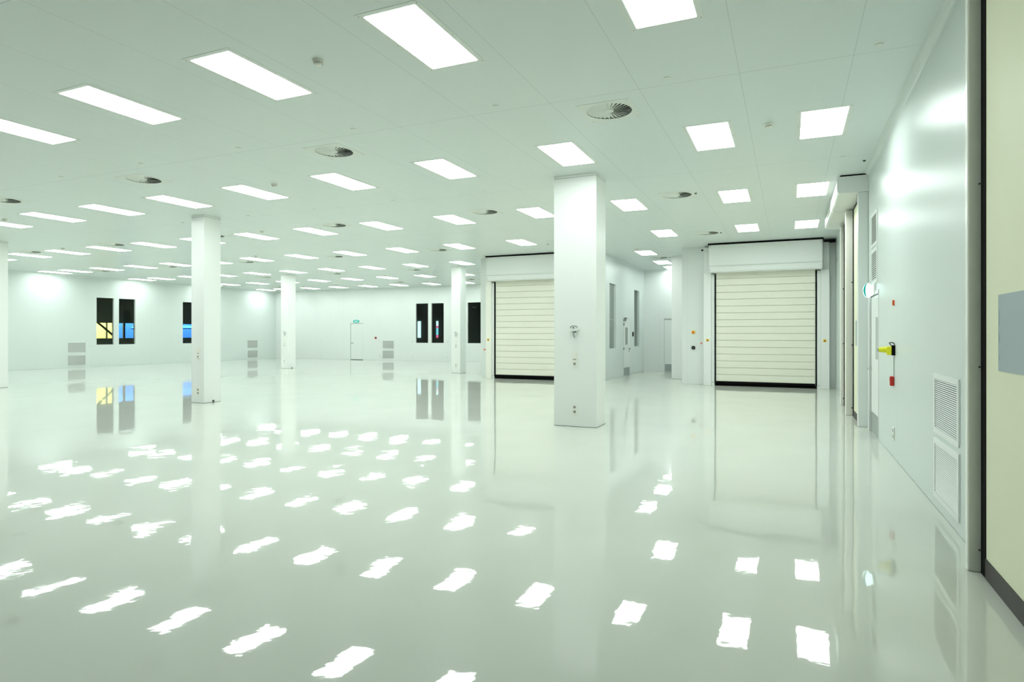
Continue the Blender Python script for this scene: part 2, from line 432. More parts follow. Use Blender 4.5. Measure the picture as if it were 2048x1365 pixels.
# steel brace and posts in front of the cladding
bm = bm_new()
prism(bm, [(20.10, 2.03), (20.24, 2.03), (20.98, 1.42), (20.98, 1.30)], 'x', GX-0.20, GX-0.14)
tag(obj('brace', bm, 'dark_band'), 'dark diagonal steel brace crossing the yellow panel', 'brace')
for y, w, lb in ((20.64, 0.045, 'slim dark post in front of the yellow panel'), (21.52, 0.09, 'dark post in front of the blue panel')):
    bm = bm_new(); box(bm, GX-0.30, GX-0.22, y, y+w, 0.0, 4.4); tag(obj('steel_post', bm, 'dark_band'), lb, 'post')
for y0, y1, p, col in ((13.2, 21.6, 900, (1, 0.97, 0.8)), (22.2, 28.2, 480, (0.75, 0.92, 1))):  # added area lamps standing in for daylight on the cladding
    ld = bpy.data.lights.new('cladding_fill', 'AREA'); ld.shape = 'RECTANGLE'; ld.size = y1-y0; ld.size_y = 0.3; ld.energy = p; ld.color = col
    lo = bpy.data.objects.new('cladding_fill', ld); C.objects.link(lo); lo.location = (-31.7, (y0+y1)/2, 3.6)
    lo.rotation_euler = (0, math.radians(40), 0); lo.rotation_euler = Vector((1.2, 0, 1.9)).to_track_quat('Z', 'Y').to_euler()

# the dark hall behind the back wall
bm = bm_new()
box(bm, -34, -8, YB+0.13, 48.2, -0.1, 0.0); box(bm, -34, -33.9, YB+0.13, 48, 0, 4.2); box(bm, -8.1, -8, YB+0.13, 48, 0, 4.2)
struct('wall_dark_hall', bm, 'dark_room', 'dark store behind the far windows', 'wall')
bm = bm_new(); box(bm, -34, -8, YB+0.13, 48.2, 4.2, 4.3); struct('ceiling_dark_hall', bm, 'dark_room', 'dark soffit of the store', 'ceiling')
bm = bm_new(); box(bm, -34, -8, 48, 48.1, 0, 4.2); struct('wall_dark_hall_end', bm, 'dark_room', 'dark end wall of the store', 'wall')
bm = bm_new(); box(bm, -22.5, -16.0, 33.06, 33.14, 0, 4.2); struct('wall_dark_partition', bm, 'dark_room', 'dark partition behind the far windows', 'wall')
w = estruct('window_9', 'narrow pale cyan daylight slit behind the far window', 'window')
bm = bm_new(); box(bm, -20.98, -20.77, 33.0, 33.05, 1.23, 2.25); obj('pane', bm, 'sky', w)
w = estruct('window_10', 'very thin slit of white, pink and cyan light behind the far window', 'window')
for z0, z1, mk in ((1.96, 2.25, 'sky'), (1.83, 1.96, 'skypink'), (1.40, 1.83, 'skycyan'), (1.23, 1.40, 'skypink')):
    bm = bm_new(); box(bm, -19.65, -19.53, 33.0, 33.05, z0, z1); obj('pane', bm, mk, w)
for (x, y, z, lb) in ((-25.25, 42.0, 3.66, 'thin lit tube lamp at the top left of the second far window'), (-24.35, 42.0, 3.64, 'thin lit tube lamp at the top right of the second far window'),
               (-21.55, 42.0, 3.66, 'upper lit tube lamp seen in the plain dark window'), (-21.55, 42.6, 3.50, 'lower lit tube lamp seen in the plain dark window')):
    bm = bm_new(); cyl(bm, (x-0.25, y, z), (x+0.25, y, z), 0.045, 10); box(bm, x-0.27, x+0.27, y-0.05, y+0.05, z+0.046, z+0.10, mi=1); box(bm, x-0.01, x+0.01, y-0.01, y+0.01, z+0.10, 4.2, mi=1)
    tag(obj('tube_lamp', bm, ['tube', 'white']), lb, 'lamp')

ld = bpy.data.lights.new('store_fill', 'AREA'); ld.size = 4.0; ld.energy = 800; lo = bpy.data.objects.new('store_fill', ld); C.objects.link(lo); lo.location = (-19.0, 39.0, 4.1)  # unseen lamp added to brighten the dark store
# the room inside the block
bm = bm_new()
box(bm, -9.3, -9.2, FY+0.2, 28.6, 0, H); box(bm, -9.2, BX1-0.13, 28.5, 28.6, 0, H)
struct('wall_block_inside', bm, 'grey_room', 'grey walls of the room behind the passage windows', 'wall')
bm = bm_new(); box(bm, -9.2, -5.75, 22.0, 22.1, 0, H); struct('wall_block_partition', bm, 'grey_room', 'grey partition behind the passage windows', 'wall')
ld = bpy.data.lights.new('block_fill', 'AREA'); ld.size = 1.5; ld.energy = 40; lo = bpy.data.objects.new('block_fill', ld); C.objects.link(lo); lo.location = (-7.2, 20.5, H-0.05)  # unseen lamps added to brighten the room behind the passage windows
ld = bpy.data.lights.new('block_fill', 'AREA'); ld.size = 1.5; ld.energy = 40; lo = bpy.data.objects.new('block_fill', ld); C.objects.link(lo); lo.location = (-7.2, 25.5, H-0.05)

# ------------------------------------------------------------------ ceiling panel lights
LX0, LDX, LY0, LDY, LW, LL = -3.1085, 1.955, 4.09, 3.786, 0.482, 1.0685
def make_panel_light(name, label, group, screws=False, seed_right=False):
    t = thing(name, label, 'ceiling light', (0, 0, H), 0, group)
    bm = bm_new(); mx, my = 0.055, 0.05
    # frame = ring of four bars
    a, b, c, d = -LW/2, LW/2, -LL/2, LL/2
    for (x0, x1, y0, y1) in ((a-mx, b+mx, c-my, c), (a-mx, b+mx, d, d+my), (a-mx, a, c, d), (b, b+mx, c, d)):
        box(bm, x0, x1, y0, y1, -0.0025, -0.0004)
    obj('frame', bm, 'frame', t)
    bm = bm_new(); prism(bm, rrect(a+0.001, b-0.001, c+0.001, d-0.001, 0.012, 3), 'z', -0.004, -0.001); obj('diffuser', bm, 'lamp', t)
    if screws:
        first = None
        for sx in (a-0.03, b+0.03):
            for sy in (c-0.02, 0.0, d+0.02):
                if first is None:
                    bm = bm_new(); cyl(bm, (0, 0, -0.0045), (0, 0, -0.0027), 0.0042, 10); first = obj('screw', bm, 'darkmetal', t); s = first
                else:
                    s = first.copy(); C.objects.link(s); s.parent = t
                s.location = (sx, sy, 0)
    return t
ORD = ['first', 'second', 'third', 'fourth', 'fifth', 'sixth', 'seventh', 'eighth', 'ninth', 'tenth', 'eleventh', 'twelfth', 'thirteenth', 'fourteenth', 'fifteenth', 'sixteenth']
near0 = make_panel_light('panel_light', 'x', 'ceiling panel lights', True)
far0 = make_panel_light('panel_light', 'x', 'ceiling panel lights', False)
used = {'n': False, 'f': False}
def place_light(x, y, label, near):
    key = 'n' if near else 'f'; src = near0 if near else far0
    if not used[key]:
        used[key] = True; src.location = (x, y, H); src['label'] = label; return src
    return dup(src, (x, y, H), None, label)
# row 0 is behind the viewer
ROWNAME = {-2: None, -1: None, 0: 'nearest row', 1: 'second row', 2: 'third row', 3: 'fourth row', 4: 'fifth row', 5: 'sixth row', 6: 'farthest row'}
for j in range(0, 7):
    y = LY0+LDY*j+LL/2
    xs = [0.13+LW/2] + [LX0-LDX*k+LW/2 for k in range(-1, 13)] + [-27.88+LW/2]
    xs = [x for x in xs if not (j >= 4 and x > BX0-0.3)]
    if j == 0: xs = xs[1:]
    for i, x in enumerate(xs):
        # keep out of the columns
        if j < 0:
            if x < -16: continue
            lb = 'white ceiling panel light outside the picture, behind the viewer'
        else:
            if i == 0 and 0 < j < 4: lb = 'square-looking ceiling panel light beside the right wall, %s from the camera' % ROWNAME[j]
            elif x < -27: lb = 'ceiling panel light hugging the left wall, %s from the camera' % ROWNAME[j]
            else: lb = 'flush ceiling panel light, %s from the right in the %s from the camera' % (ORD[i], ROWNAME[j])
        place_light(x, y, lb, near=(j in (0, 1) and x > -14 or j < 0 and x > -2))
for x, y, lb in ((-4.09, 19.62, 'nearest ceiling panel light over the passage between the shutters'), (-4.09, 22.45, 'middle ceiling panel light over the passage between the shutters'), (-4.09, 24.38, 'farthest ceiling panel light, close to the passage end wall'),
                 (-1.6, 20.6, 'ceiling panel light over the passage, hidden behind the right shutter wall'), (-1.6, 23.4, 'ceiling panel light in the passage corner, hidden behind the right shutter wall')):
    place_light(x, y, lb, False)

# ------------------------------------------------------------------ swirl air outlets
def make_vent():
    t = thing('swirl_vent', 'x', 'air vent', (0, 0, H), 0, 'swirl air outlets')
    R = 0.256; PW = 0.305
    bm = bm_new(); N = 48
    o = []; i_ = []
    for k in range(N):
        a = 2*PI*k/N; c, s = math.cos(a), math.sin(a); m = max(abs(c), abs(s))
        o.append((PW*c/m, PW*s/m)); i_.append((R*c, R*s))
    for z0, z1, flip in ((-0.003, -0.0005, False),):
        vo = [[bm.verts.new((x, y, z)) for x, y in o] for z in (z0, z1)]; vi = [[bm.verts.new((x, y, z)) for x, y in i_] for z in (z0, z1)]
        for k in range(N):
            l = (k+1) % N
            bm.faces.new((vo[0][k], vo[0][l], vi[0][l], vi[0][k])); bm.faces.new((vo[1][k], vi[1][k], vi[1][l], vo[1][l]))
            bm.faces.new((vo[0][k], vo[1][k], vo[1][l], vo[0][l])); bm.faces.new((vi[0][k], vi[0][l], vi[1][l], vi[1][k]))
    obj('face_plate', bm, 'vent', t)
    # pitched radial vanes
    bm = bm_new(); NV = 30; r0, r1 = 0.05, 0.2545
    for k in range(NV):
        a = 2*PI*k/NV
        er = Vector((math.cos(a), math.sin(a), 0)); et = Vector((-math.sin(a), math.cos(a), 0)); up = Vector((0, 0, 1))
        vs = []
        for r in (r0, r1):
            hw = PI*r/NV*0.985; lift = 2*hw*math.tan(math.radians(17))
            c0 = er*r
            vs.append((c0-et*hw, c0+et*hw+up*lift))
        nn = Vector((0, 0, 0.0006))
        q = [vs[0][0], vs[0][1], vs[1][1], vs[1][0]]
        A = [bm.verts.new(p+nn) for p in q]; B = [bm.verts.new(p-nn) for p in q]
        bm.faces.new(A); bm.faces.new(B[::-1])
        for i in range(4): bm.faces.new((A[i], B[i], B[(i+1) % 4], A[(i+1) % 4]))
    obj('vane_ring', bm, 'vent', t)
    bm = bm_new(); cyl(bm, (0, 0, -0.002), (0, 0, 0.02), 0.052, 24); obj('hub', bm, 'vent', t)
    bm = bm_new(); cyl(bm, (0, 0, 0.06), (0, 0, 0.34), 0.26, 32)
    fs = [f for f in bm.faces if f.normal.z < -0.9]; bmesh.ops.delete(bm, geom=fs, context='FACES')
    obj('plenum', bm, 'plenum', t)
    first = None
    for sx in (-0.27, 0.27):
        for sy in (-0.27, 0.27):
            if first is None:
                bm = bm_new(); cyl(bm, (0, 0, -0.005), (0, 0, -0.0032), 0.0045, 8); first = obj('screw', bm, 'darkmetal', t); s = first
            else: s = first.copy(); C.objects.link(s); s.parent = t
            s.location = (sx, sy, 0)
    return t
v0 = make_vent(); vrow = ['nearest vent row', 'second vent row', 'third vent row', 'fourth vent row', 'farthest vent row']
for i, (x, y, k, j) in enumerate(vents):
    if j == 9: lb = 'round swirl air outlet in the passage ceiling between the shutters'
    else:
        kk = k if j < 3 else k-2
        lb = 'round swirl air outlet, %s from the right in the %s' % (ORD[kk], vrow[j])
    if i == 0: v0.location = (x, y, H); v0['label'] = lb
    else: dup(v0, (x, y, H), None, lb)

# ------------------------------------------------------------------ smoke detectors, plugs, sensors
def make_detector():
    t = thing('smoke_detector', 'x', 'smoke detector', (0, 0, H), 0, 'ceiling smoke detectors')
    bm = bm_new(); cyl(bm, (0, 0, -0.018), (0, 0, -0.0005), 0.052, 28); obj('base', bm, 'socket', t)
    bm = bm_new(); cyl(bm, (0, 0, -0.042), (0, 0, -0.0185), 0.030, 28, r2=0.047); cyl(bm, (0, 0, -0.048), (0, 0, -0.0421), 0.022, 24)
    obj('chamber', bm, 'socket', t)
    bm = bm_new()
    for k in range(10):
        a = 2*PI*k/10
        for zz, rr in ((-0.026, 0.0435), (-0.034, 0.0378)):
            x, y = rr*math.cos(a), rr*math.sin(a)
            m = Matrix.Translation((x, y, zz)) @ Matrix.Rotation(a, 4, 'Z')
            bmesh.ops.create_cube(bm, size=1.0, matrix=m @ Matrix.Diagonal((0.003, 0.018, 0.003, 1)))
    obj('slot_ring', bm, 'hole', t)
    return t
dets = [(-3.98, 4.57, 'smoke detector between the two nearest central panel lights'), (-0.22, 8.15, 'smoke detector between the two right panel lights of the second row'),
        (-7.95, 8.05, 'smoke detector near the left end of the second light row'), (-15.8, 8.1, 'smoke detector at the left edge of the picture'),
        (-11.86, 11.6, 'smoke detector right of the left column'), (-19.6, 11.55, 'smoke detector above the third light row at left'),
        (-15.8, 15.2, 'smoke detector over the centre left of the hall'), (-15.85, 22.35, 'smoke detector above the sixth light row'),
        (-15.9, 25.95, 'smoke detector above the far windows'), (-19.75, 25.9, 'smoke detector before the far escape door'), (-23.7, 26.0, 'smoke detector behind the central slim column'),
        (-27.0, 18.65, 'smoke detector near the left wall windows'), (-4.15, 18.55, 'smoke detector at the mouth of the passage')]
d0 = make_detector()
for i, (x, y, lb) in enumerate(dets):
    if i == 0: d0.location = (x, y, H); d0['label'] = lb
    else: dup(d0, (x, y, H), None, lb)
def make_plug():
    bm = bm_new(); cyl(bm, (0, 0, -0.005), (0, 0, -0.0005), 0.036, 28); cyl(bm, (0, 0, -0.0065), (0, 0, -0.0051), 0.030, 28)
    t = obj('blanking_plate', bm, 'vent'); return tag(t, 'x', 'cap', 'white screw caps in the ceiling')
p0 = None
plugs = [(0.72, 6.30, 'near seam line', 'beside the right wall')]
for k, x in enumerate([-1.10, -2.98, -4.92, -6.85, -8.80, -10.72, -12.65]):
    plugs.append((x, 6.28, 'near seam line', '%s from the right wall cap' % ORD[k]))
for k, x in enumerate([0.70, -4.95, -6.88, -8.80, -10.6, -12.6]):
    plugs.append((x, 9.98 if k else 10.08, 'second seam line', '%s from the right' % ORD[k]))
for x, y, r, w in plugs:
    lb = 'small round ceiling cap on the %s, %s' % (r, w)
    if p0 is None: p0 = make_plug(); o = p0; o.location = (x, y, H); o['label'] = lb
    else: o = p0.copy(); C.objects.link(o); o.location = (x, y, H); o['label'] = lb
for x, y, lb in ((-1.53, 11.60, 'tiny dark ceiling sensor beside the vent in front of the right shutter'), (-1.55, 16.35, 'tiny dark ceiling sensor just before the right shutter'), (-6.2, 16.5, 'tiny dark ceiling sensor left of the big white column'), (1.0, 10.40, 'tiny dark ceiling sensor in the corner by the rapid doors'), (-3.6, 21.0, 'tiny dark ceiling sensor in the passage')):
    t = thing('ceiling_sensor', lb, 'sensor', (x, y, H), 0, 'tiny ceiling sensors')
    bm = bm_new(); cyl(bm, (0, 0, -0.008), (0, 0, -0.0005), 0.030, 20); obj('ring', bm, 'vent', t)
    bm = bm_new(); cyl(bm, (0, 0, -0.024), (0, 0, -0.0082), 0.016, 16, r2=0.021); obj('lens', bm, 'darkmetal', t)

# ------------------------------------------------------------------ columns
def column(x0, x1, y0, y1, label, dot=None):
    t = thing('column', label, 'column', ((x0+x1)/2, (y0+y1)/2, 0)); t['kind'] = 'thing'
    w, d = (x1-x0)/2, (y1-y0)/2
    bm = bm_new(); box(bm, -w, w, -d, d, 0.006, H-0.0465, bev=0.003); obj('shaft', bm, 'column', t)
    bm = bm_new(); box(bm, -w+0.004, w-0.004, -d+0.004, d-0.004, 0, 0.0058); obj('base_joint', bm, 'gap', t)
    bm = bm_new(); box(bm, -w+0.003, w-0.003, -d+0.003, d-0.003, H-0.0462, H-0.0402); obj('top_joint', bm, 'joint', t)
    bm = bm_new(); box(bm, -w, w, -d, d, H-0.04, H-0.001, bev=0.002); obj('top_collar', bm, 'column', t)
    if dot is not None:
        bm = bm_new(); box(bm, w, w+0.02, dot-0.02-(y0+y1)/2, dot+0.02-(y0+y1)/2, 0.012, 0.05, bev=0.004); obj('floor_stop', bm, 'darkmetal', t, label='small dark block at the foot')
    return t
column(-3.46, -2.755, 9.49, 10.02, 'large white square column in the middle foreground')
column(-11.71, -11.335, 9.49, 9.92, 'slim white column left of centre, its foot near the reflections', dot=9.72)
column(-19.97, -19.60, 9.66, 10.12, 'slim white column cut off by the left edge of the picture')
column(-19.80, -19.40, 20.42, 20.86, 'slim white column between the louvres and the far escape door', dot=20.62)
column(-11.58, -11.20, 20.55, 21.0, 'slim white column in front of the far windows')
column(-3.50, -3.0, 20.75, 21.2, 'white column standing inside the passage between the shutters')

# ------------------------------------------------------------------ roller shutters
def shutter(x0, x1, label, y=18.62):
    """slatted rolling door; x0,x1 = clear width between the seals"""
    t = thing('roller_shutter', label, 'roller shutter', ((x0+x1)/2, FY, 0), 0, 'slatted roller shutters')
    w = (x1-x0)/2
    yo = y-FY                                      # front of the guides
    pitch = 0.194; z0 = 0.125; n = 16
    bm = bm_new()
    for k in range(n):
        a = z0+pitch*k
        prism(bm, [(yo+0.06, a+0.003), (yo+0.052, a+0.010), (yo+0.050, a+pitch*0.5), (yo+0.052, a+pitch-0.010), (yo+0.06, a+pitch-0.003), (yo+0.08, a+pitch-0.003), (yo+0.08, a+0.003)], 'x', -w+0.03, w-0.03)
    obj('slat_curtain', bm, 'slat', t)
    bm = bm_new(); box(bm, -w+0.02, w-0.02, yo+0.085, yo+0.10, 0.06, z0+pitch*n); obj('slat_backing', bm, 'slat_gap', t)
    bm = bm_new(); box(bm, -w+0.03, w-0.03, yo+0.045, yo+0.084, 0.035, z0+0.002); box(bm, -w+0.005, w-0.005, yo+0.045, yo+0.084, 0.0, 0.06)
    obj('bottom_seal', bm, 'black', t)
    for s in (-1, 1):
        bm = bm_new(); xa, xb = sorted((s*(w-0.008), s*(w+0.012))); box(bm, xa, xb, yo+0.02, yo+0.09, 0.06, 3.19); obj('side_seal', bm, 'black', t)
        bm = bm_new(); xa, xb = sorted((s*(w+0.014), s*(w+0.10))); box(bm, xa, xb, yo+0.03, -0.002, 0.0, 3.185, bev=0.003); obj('inner_guide', bm, 'white', t)
        bm = bm_new(); xa, xb = sorted((s*(w+0.102), s*(w+0.31))); box(bm, xa, xb, yo, -0.002, 0.0, 3.19, bev=0.004)
        box(bm, xa, xb, yo+0.12, -0.002, 3.19, H-0.05)
        obj('guide_post', bm, 'offwhite' if x0 < -5 else 'white', t)
        # bolt near the foot
        bm = bm_new(); cyl(bm, (s*(w+0.06), yo+0.022, 0.09), (s*(w+0.06), yo+0.030, 0.09), 0.012, 12); obj('bolt', bm, 'darkmetal', t)
        # dark lip under the box
        bm = bm_new(); xa, xb = sorted((s*(w-0.0), s*(w+0.10))); box(bm, xa, xb, yo-0.02, yo+0.028, 3.170, 3.186); obj('guide_lip', bm, 'darkmetal', t)
    # housing
    hw = w+0.125; f = 18.30-FY
    bm = bm_new()
    prism(bm, [(f, 3.40), (f, 3.955), (-0.003, 3.955), (-0.003, 3.19), (f+0.05, 3.19), (f+0.03, 3.20), (f+0.006, 3.23), (f+0.006, 3.36)], 'x', -hw, hw)
    hs = obj('housing', bm, 'white', t)
    bm = bm_new(); box(bm, -hw-0.004, hw+0.004, f-0.006, f-0.001, 3.86, 3.956); box(bm, -hw-0.003, hw+0.003, f-0.012, f+0.004, 3.345, 3.362); box(bm, -hw-0.003, hw+0.003, f-0.010, f+0.03, 3.20, 3.216)
    obj('housing_flange', bm, 'white', hs)
    bm = bm_new(); box(bm, -hw-0.003, hw+0.003, f-0.003, f+0.004, 3.364, 3.372); obj('housing_groove', bm, 'joint', hs)
    for s in (-1, 1):
        for zz in (3.89, 3.93, 3.245, 3.285):
            bm = bm_new(); cyl(bm, (s*(hw-0.03), f-0.012, zz), (s*(hw-0.03), f-0.0065, zz), 0.007, 8); obj('rivet', bm, 'darkmetal', hs)
    bm = bm_new(); box(bm, -hw-0.03, hw+0.03, f-0.02, f+0.10, 3.958, H-0.001); obj('top_seal_and_shadow_gap', bm, 'black', t, label='black bar drawn as the shadow gap between housing and ceiling')  # solid black bar stands in for the shadow gap under the ceiling
    return t
shutter(-1.93, 0.67, 'cream slatted roller shutter at right, closed, with a white housing on top')
shutter(-8.88, -6.28, 'cream slatted roller shutter partly hidden by the big column')
# black strip standing in for the shadow gap beside the right housing, low against the ceiling
bm = bm_new(); box(bm, 0.86, 1.13, 18.60, FY-0.001, 3.93, 3.955); tag(obj('shadow_gap_strip', bm, 'black'), 'short black shadow-gap strip at the ceiling right of the right shutter housing', 'strip')
# sensor arm at the left end of the right housing
t = thing('sensor_arm', 'small black-tipped sensor on an arm beside the right shutter housing', 'sensor', (-2.06, 18.45, 3.80))
bm = bm_new(); tube(bm, [(0.0, 0, 0.0), (-0.12, -0.02, -0.01), (-0.17, -0.04, 0.03)], 0.010); obj('arm', bm, 'white', t)
bm = bm_new(); box(bm, -0.215, -0.165, -0.07, -0.02, 0.02, 0.06, bev=0.006); obj('sensor_head', bm, 'black', t)

# stickers and controls by the shutters
def flat_y(name, x, y, z, w, h, mk, label, cat, group=None, d=0.004, bev=0.0):
    bm = bm_new(); box(bm, -w/2, w/2, -d, -0.0006, -h/2, h/2, bev=bev)
    o = obj(name, bm, mk, None, loc=(x, y, z)); return tag(o, label, cat, group)
def warn(x, y, z, label, s=0.075):
    t = thing('warning_sticker', label, 'sticker', (x, y, z), 0, 'amber warning stickers on the shutter posts')
    bm = bm_new(); box(bm, -s/2, s/2, -0.003, -0.0006, -s/2, s/2); obj('backing', bm, 'amber', t)
    bm = bm_new(); prism(bm, [(-s*0.3, -s*0.28), (s*0.3, -s*0.28), (0, s*0.3)], 'y', -0.0045, -0.0032); obj('symbol', bm, 'darkmetal', t)
GY = 18.62
warn(-2.13, GY, 1.29, 'square amber sticker on the left post of the right shutter')
warn(0.87, GY, 1.29, 'square amber sticker on the right post of the right shutter')
warn(-9.10, GY, 1.28, 'square amber sticker on the left post of the left shutter')
flat_y('emergency_label', -9.36, FY, 0.94, 0.10, 0.035, 'orangered', 'small orange-red label on the wall left of the left shutter', 'label')
t = thing('emergency_stop', 'round amber push button on the wall left of the right shutter', 'button', (-2.56, FY, 1.52))
bm = bm_new(); cyl(bm, (0, -0.02, 0), (0, -0.0006, 0), 0.052, 24); obj('housing', bm, 'amber', t)
bm = bm_new(); cyl(bm, (0, -0.045, 0), (0, -0.0202, 0), 0.026, 20); obj('button', bm, 'orangered', t)
t = thing('control_button', 'round black push button on the wall, lower of two beside the shutter', 'button', (-2.56, FY, 1.07))
bm = bm_new(); cyl(bm, (0, -0.03, 0), (0, -0.0006, 0), 0.052, 24); obj('housing', bm, 'black', t)
bm = bm_new(); cyl(bm, (0, -0.038, 0), (0, -0.0302, 0), 0.034, 20); obj('button', bm, 'darkmetal', t)
bm = bm_new(); prism(bm, [(-0.035, 0.024), (0.032, 0.024), (-0.004, -0.028)], 'y', -0.006, -0.0008)
tag(obj('hazard_label', bm, 'orangered', None, loc=(-2.335, FY-0.0, 1.19)), 'tiny orange-red triangle label beside the right shutter post', 'label')

# ------------------------------------------------------------------ rapid doors on the right wall
def rapid_door(xc, y0, y1, yend_post, xpost, label, near=False, group='cream rapid roll doors'):
    """curtain in plane x=xc between y0 and y1, post at y1 side"""
    t = thing('rapid_door', label, 'roll-up door', (XR, (y0+y1)/2, 0), 0, group)
    yc = (y0+y1)/2; ZB = 3.70; sw = 0.10 if near else 0.20
    bm = bm_new(); box(bm, xc-XR, xc-XR+0.012, y0-yc, y1-yc-sw, 0.12, ZB); obj('curtain', bm, 'curtain', t)
    bm = bm_new(); box(bm, xc-XR-0.006, xc-XR+0.02, y0-yc, y1-yc-sw, 0.0, 0.12); obj('bottom_hem', bm, 'kickdark', t)
    bm = bm_new(); box(bm, xc-XR-0.004, xc-XR+0.03, y1-yc-sw, y1-yc, 0.0, ZB); obj('side_seal', bm, 'black', t)
    if not near:
        bm = bm_new(); box(bm, xc-XR-0.006, xc-XR+0.01, y0-yc, y1-yc-sw, ZB-0.03, ZB+0.0); obj('top_seal_and_shadow_gap', bm, 'black', t)
    # posts
    bm = bm_new(); box(bm, xpost-XR, -0.001, y1-yc+0.001, yend_post-yc, 0.0, ZB, bev=0.010); p = obj('guide_post', bm, 'postwhite' if near else 'offwhite', t)
    for zz in (0.14, 1.27, 2.40):
        bm = bm_new(); cyl(bm, (xc-XR-0.012, y1-yc-0.008, zz), (xc-XR-0.012, y1-yc+0.0005, zz), 0.0055 if near else 0.012, 12); obj('bolt', bm, 'darkmetal', p)
    return t, yc
d1, yc = rapid_door(1.085, 2.7, 4.70, 4.76, 1.012, 'large cream roll-up door at the right edge with a grey window', near=True)
# vision window in the curtain
bm = bm_new(); box(bm, 1.0815-XR, 1.0848-XR, 3.0-yc, 4.352-yc, 1.265, 1.695); v = obj('vision_window', bm, 'film', d1, label='grey vinyl vision window')
bm = bm_new()
for zz, hh in ((1.60, 0.05), (1.56, 0.04), (1.47, 0.05), (1.36, 0.03)):
    bmesh.ops.create_uvsphere(bm, u_segments=10, v_segments=6, radius=1.0, matrix=Matrix.Translation((1.0812-XR, 4.335-yc, zz-0.02)) @ Matrix.Diagonal((0.0015, 0.008, hh*0.6, 1)))
obj('crease', bm, 'crease', v)
bm = bm_new(); box(bm, 1.01-XR, -0.001, 2.62-yc, 2.698-yc, 0, 3.70, bev=0.008); obj('guide_post', bm, 'white', d1)
d2, yc2 = rapid_door(1.05, 11.47, 12.79, 12.97, 0.935, 'cream roll-up door beside the white pier, the nearer of the far pair')
bm = bm_new(); box(bm, 1.0455-XR, 1.0495-XR, 11.7-yc2, 12.3-yc2, 1.27, 1.70); obj('vision_window', bm, 'film', d2, label='grey vision strip')
d3, yc3 = rapid_door(1.035, 13.0, 14.58, 14.78, 0.975, 'cream roll-up door farthest along the right wall')
bm = bm_new(); box(bm, 1.0305-XR, 1.0345-XR, 13.4-yc3, 14.1-yc3, 1.27, 1.70); obj('vision_window', bm, 'film', d3, label='grey vision strip')

def halfround(p0, p1, q0, q1, r, n=6):
    out = [(p1, q1)]
    for cx, cy, a in ((p0+r, q1-r, 90), (p0+r, q0+r, 180)):
        for i in range(n+1):
            t = math.radians(a+90*i/n); out.append((cx+r*math.cos(t), cy+r*math.sin(t)))
    return out+[(p1, q0)]
def drum_box(y0, y1, x0, label, near=False):
    t = thing('door_drum_box', label, 'drum housing', (XR, (y0+y1)/2, 3.72), 0, 'roll-up door drum housings')
    yc = (y0+y1)/2; xi = -0.001
    zb, zt = 0.0, 0.262
    out = halfround(x0-XR+0.01, xi, zb+0.006, zt-0.006, 0.045, 6)
    bm = bm_new(); prism(bm, out, 'y', y0-yc+0.012, y1-yc-0.012); obj('drum_cover', bm, 'white', t)
    for ya, yb in ((y0, y0+0.011), (y1-0.011, y1)):
        bm = bm_new(); prism(bm, halfround(x0-XR, xi, zb, zt, 0.05, 6), 'y', ya-yc, yb-yc); obj('end_plate', bm, 'white', t)
    bm = bm_new(); box(bm, x0-XR+0.05, xi, y0-yc, y1-yc, zt+0.001, H-3.72-0.001); obj('top_seal_and_shadow_gap', bm, 'black', t)  # black bar put where the dark gap above the drum box would be
    return t
drum_box(11.27, 12.98, 0.70, 'white rounded drum box over the nearer of the two far roll-up doors')
drum_box(13.0, 15.1, 0.70, 'white drum box over the farthest roll-up door, behind the first box')
drum_box(2.6, 4.78, 0.74, 'white drum box over the large roll-up door, above the picture', near=True)

# ------------------------------------------------------------------ personnel doors
# right wall door
t = estruct('door_1', 'white escape door with steel kick plate in the right wall', 'door', (XR, 10.55, 0))
bm = bm_new(); y0, y1 = 10.02-10.55, 10.98-10.55
box(bm, -0.035, -0.001, y1-0.10, y1, 0, 2.09); box(bm, -0.004, -0.001, y0, y0+0.012, 0, 2.04); box(bm, -0.012, -0.001, y0, y1-0.10, 2.04, 2.09)
obj('door_frame', bm, 'white', t)
bm = bm_new(); box(bm, -0.005, -0.001, y0+0.016, y1-0.13, 0.008, 2.02); obj('leaf', bm, 'white', t)
bm = bm_new(); box(bm, -0.006, -0.001, y1-0.129, y1-0.101, 0.0, 2.035); box(bm, -0.004, -0.001, y0+0.016, y1-0.101, 2.022, 2.038); obj('leaf_gap', bm, 'gap', t)
bm = bm_new(); box(bm, -0.0068, -0.0052, y0+0.03, y1-0.135, 0.012, 0.315); obj('kick_plate', bm, 'steel', t, label='brushed steel kick plate')
bm = bm_new(); box(bm, -0.0068, -0.0052, 10.06-10.55+0.02, 10.32-10.55, 1.11, 1.71); obj('vision_panel', bm, 'joint', t, label='narrow grey vision panel')
bm = bm_new(); cyl(bm, (-0.055, y1-0.17, 0.95), (-0.0052, y1-0.17, 0.95), 0.010, 12); tube(bm, [(-0.055, y1-0.17, 0.95), (-0.055, y1-0.29, 0.95)], 0.009, 12); cyl(bm, (-0.018, y1-0.17, 0.95), (-0.0054, y1-0.17, 0.95), 0.024, 16)
obj('door_handle', bm, 'chrome', t)

